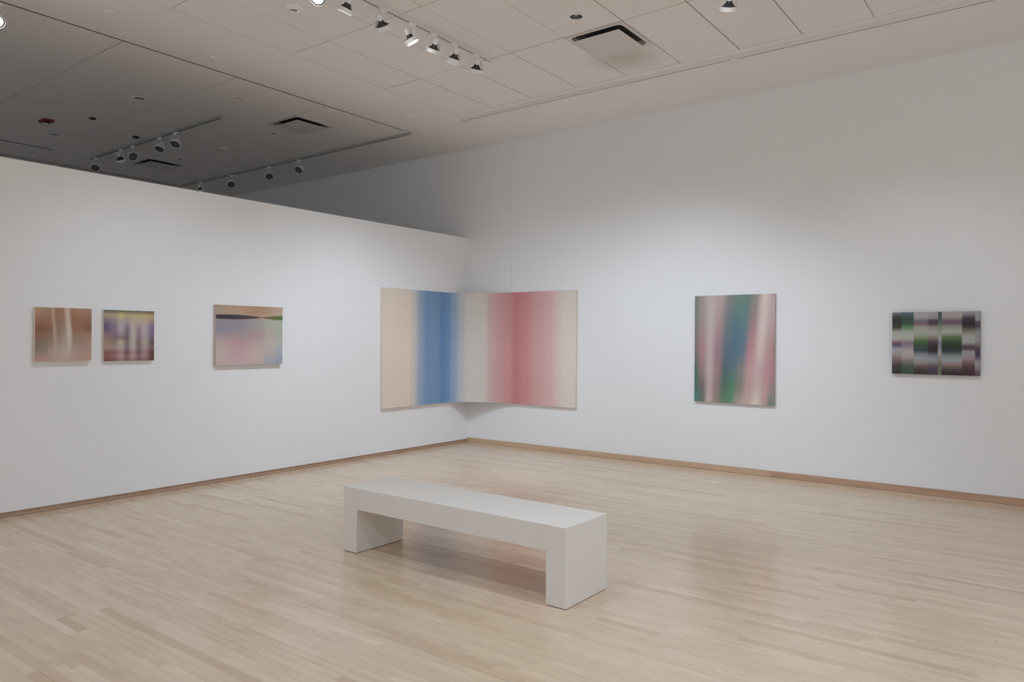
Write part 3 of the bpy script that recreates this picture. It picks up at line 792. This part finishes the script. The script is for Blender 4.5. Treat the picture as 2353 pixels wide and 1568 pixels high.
# corner canvas bending across the room corner
path = [(.038, -1.722), (.038, -1.1), (.040, -.47)]
p0, p1, p2, p3 = (Vector(q) for q in ((.040, -.47), (.05, -.30), (.36, -.10), (.82, -.04)))
for i in range(1, 33):
    s = i / 32; q = (1 - s) ** 3 * p0 + 3 * (1 - s) ** 2 * s * p1 + 3 * (1 - s) * s * s * p2 + s ** 3 * p3
    path.append((q.x, q.y))
path += [(1.3, -.038), (1.859, -.038)]
ZB, ZT = .604, 2.142
Ls = [0]
for a, b_ in zip(path[:-1], path[1:]): Ls.append(Ls[-1] + math.dist(a, b_))
t = thing('corner_painting', 'large beige canvas with blue and rose bands bending across the room corner', 'painting', (.038, -.47, ZB), GP)
ox, oy = .038, -.47
bm = bmesh.new(); lay = bm.loops.layers.uv.new('UVMap')
for (a, b_, s0, s1) in zip(path[:-1], path[1:], Ls[:-1], Ls[1:]):
    f = uvquad(bm, [(a[0] - ox, a[1] - oy, 0), (b_[0] - ox, b_[1] - oy, 0), (b_[0] - ox, b_[1] - oy, ZT - ZB), (a[0] - ox, a[1] - oy, ZT - ZB)],
           [(s0 / Ls[-1], 0), (s1 / Ls[-1], 0), (s1 / Ls[-1], 1), (s0 / Ls[-1], 1)], lay)
bmesh.ops.remove_doubles(bm, verts=bm.verts[:], dist=1e-5)
link('canvas', bm, mat_corner, t, smooth=True)
# side bars and back of the bent stretcher: a thin shell behind the canvas
bm = bmesh.new()
n = len(path); front = []; back = []
for i, p in enumerate(path):
    a = Vector(path[max(i - 1, 0)]); c = Vector(path[min(i + 1, n - 1)])
    tg = (c - a).normalized(); nb = Vector((-tg.y, tg.x))      # towards the walls
    q = Vector(p)
    dpt = .034
    bq = q + nb * dpt
    bq.x = max(bq.x, .002); bq.y = min(bq.y, -.002)
    front.append((q.x - ox + nb.x * .0006, q.y - oy + nb.y * .0006)); back.append((bq.x - ox, bq.y - oy))
hh = ZT - ZB
for k in range(n - 1):
    for z in (0.0005, hh - .0005):
        bm.faces.new([bm.verts.new(v) for v in ((front[k][0], front[k][1], z), (front[k + 1][0], front[k + 1][1], z), (back[k + 1][0], back[k + 1][1], z), (back[k][0], back[k][1], z))])
    bm.faces.new([bm.verts.new(v) for v in ((back[k][0], back[k][1], 0.0005), (back[k + 1][0], back[k + 1][1], 0.0005), (back[k + 1][0], back[k + 1][1], hh - .0005), (back[k][0], back[k][1], hh - .0005))])
for k in (0, n - 1):
    bm.faces.new([bm.verts.new(v) for v in ((front[k][0], front[k][1], .0005), (back[k][0], back[k][1], .0005), (back[k][0], back[k][1], hh - .0005), (front[k][0], front[k][1], hh - .0005))])
bmesh.ops.remove_doubles(bm, verts=bm.verts[:], dist=1e-5)
bmesh.ops.recalc_face_normals(bm, faces=bm.faces[:])
link('stretcher', bm, canvas_side((205, 193, 180)), t)
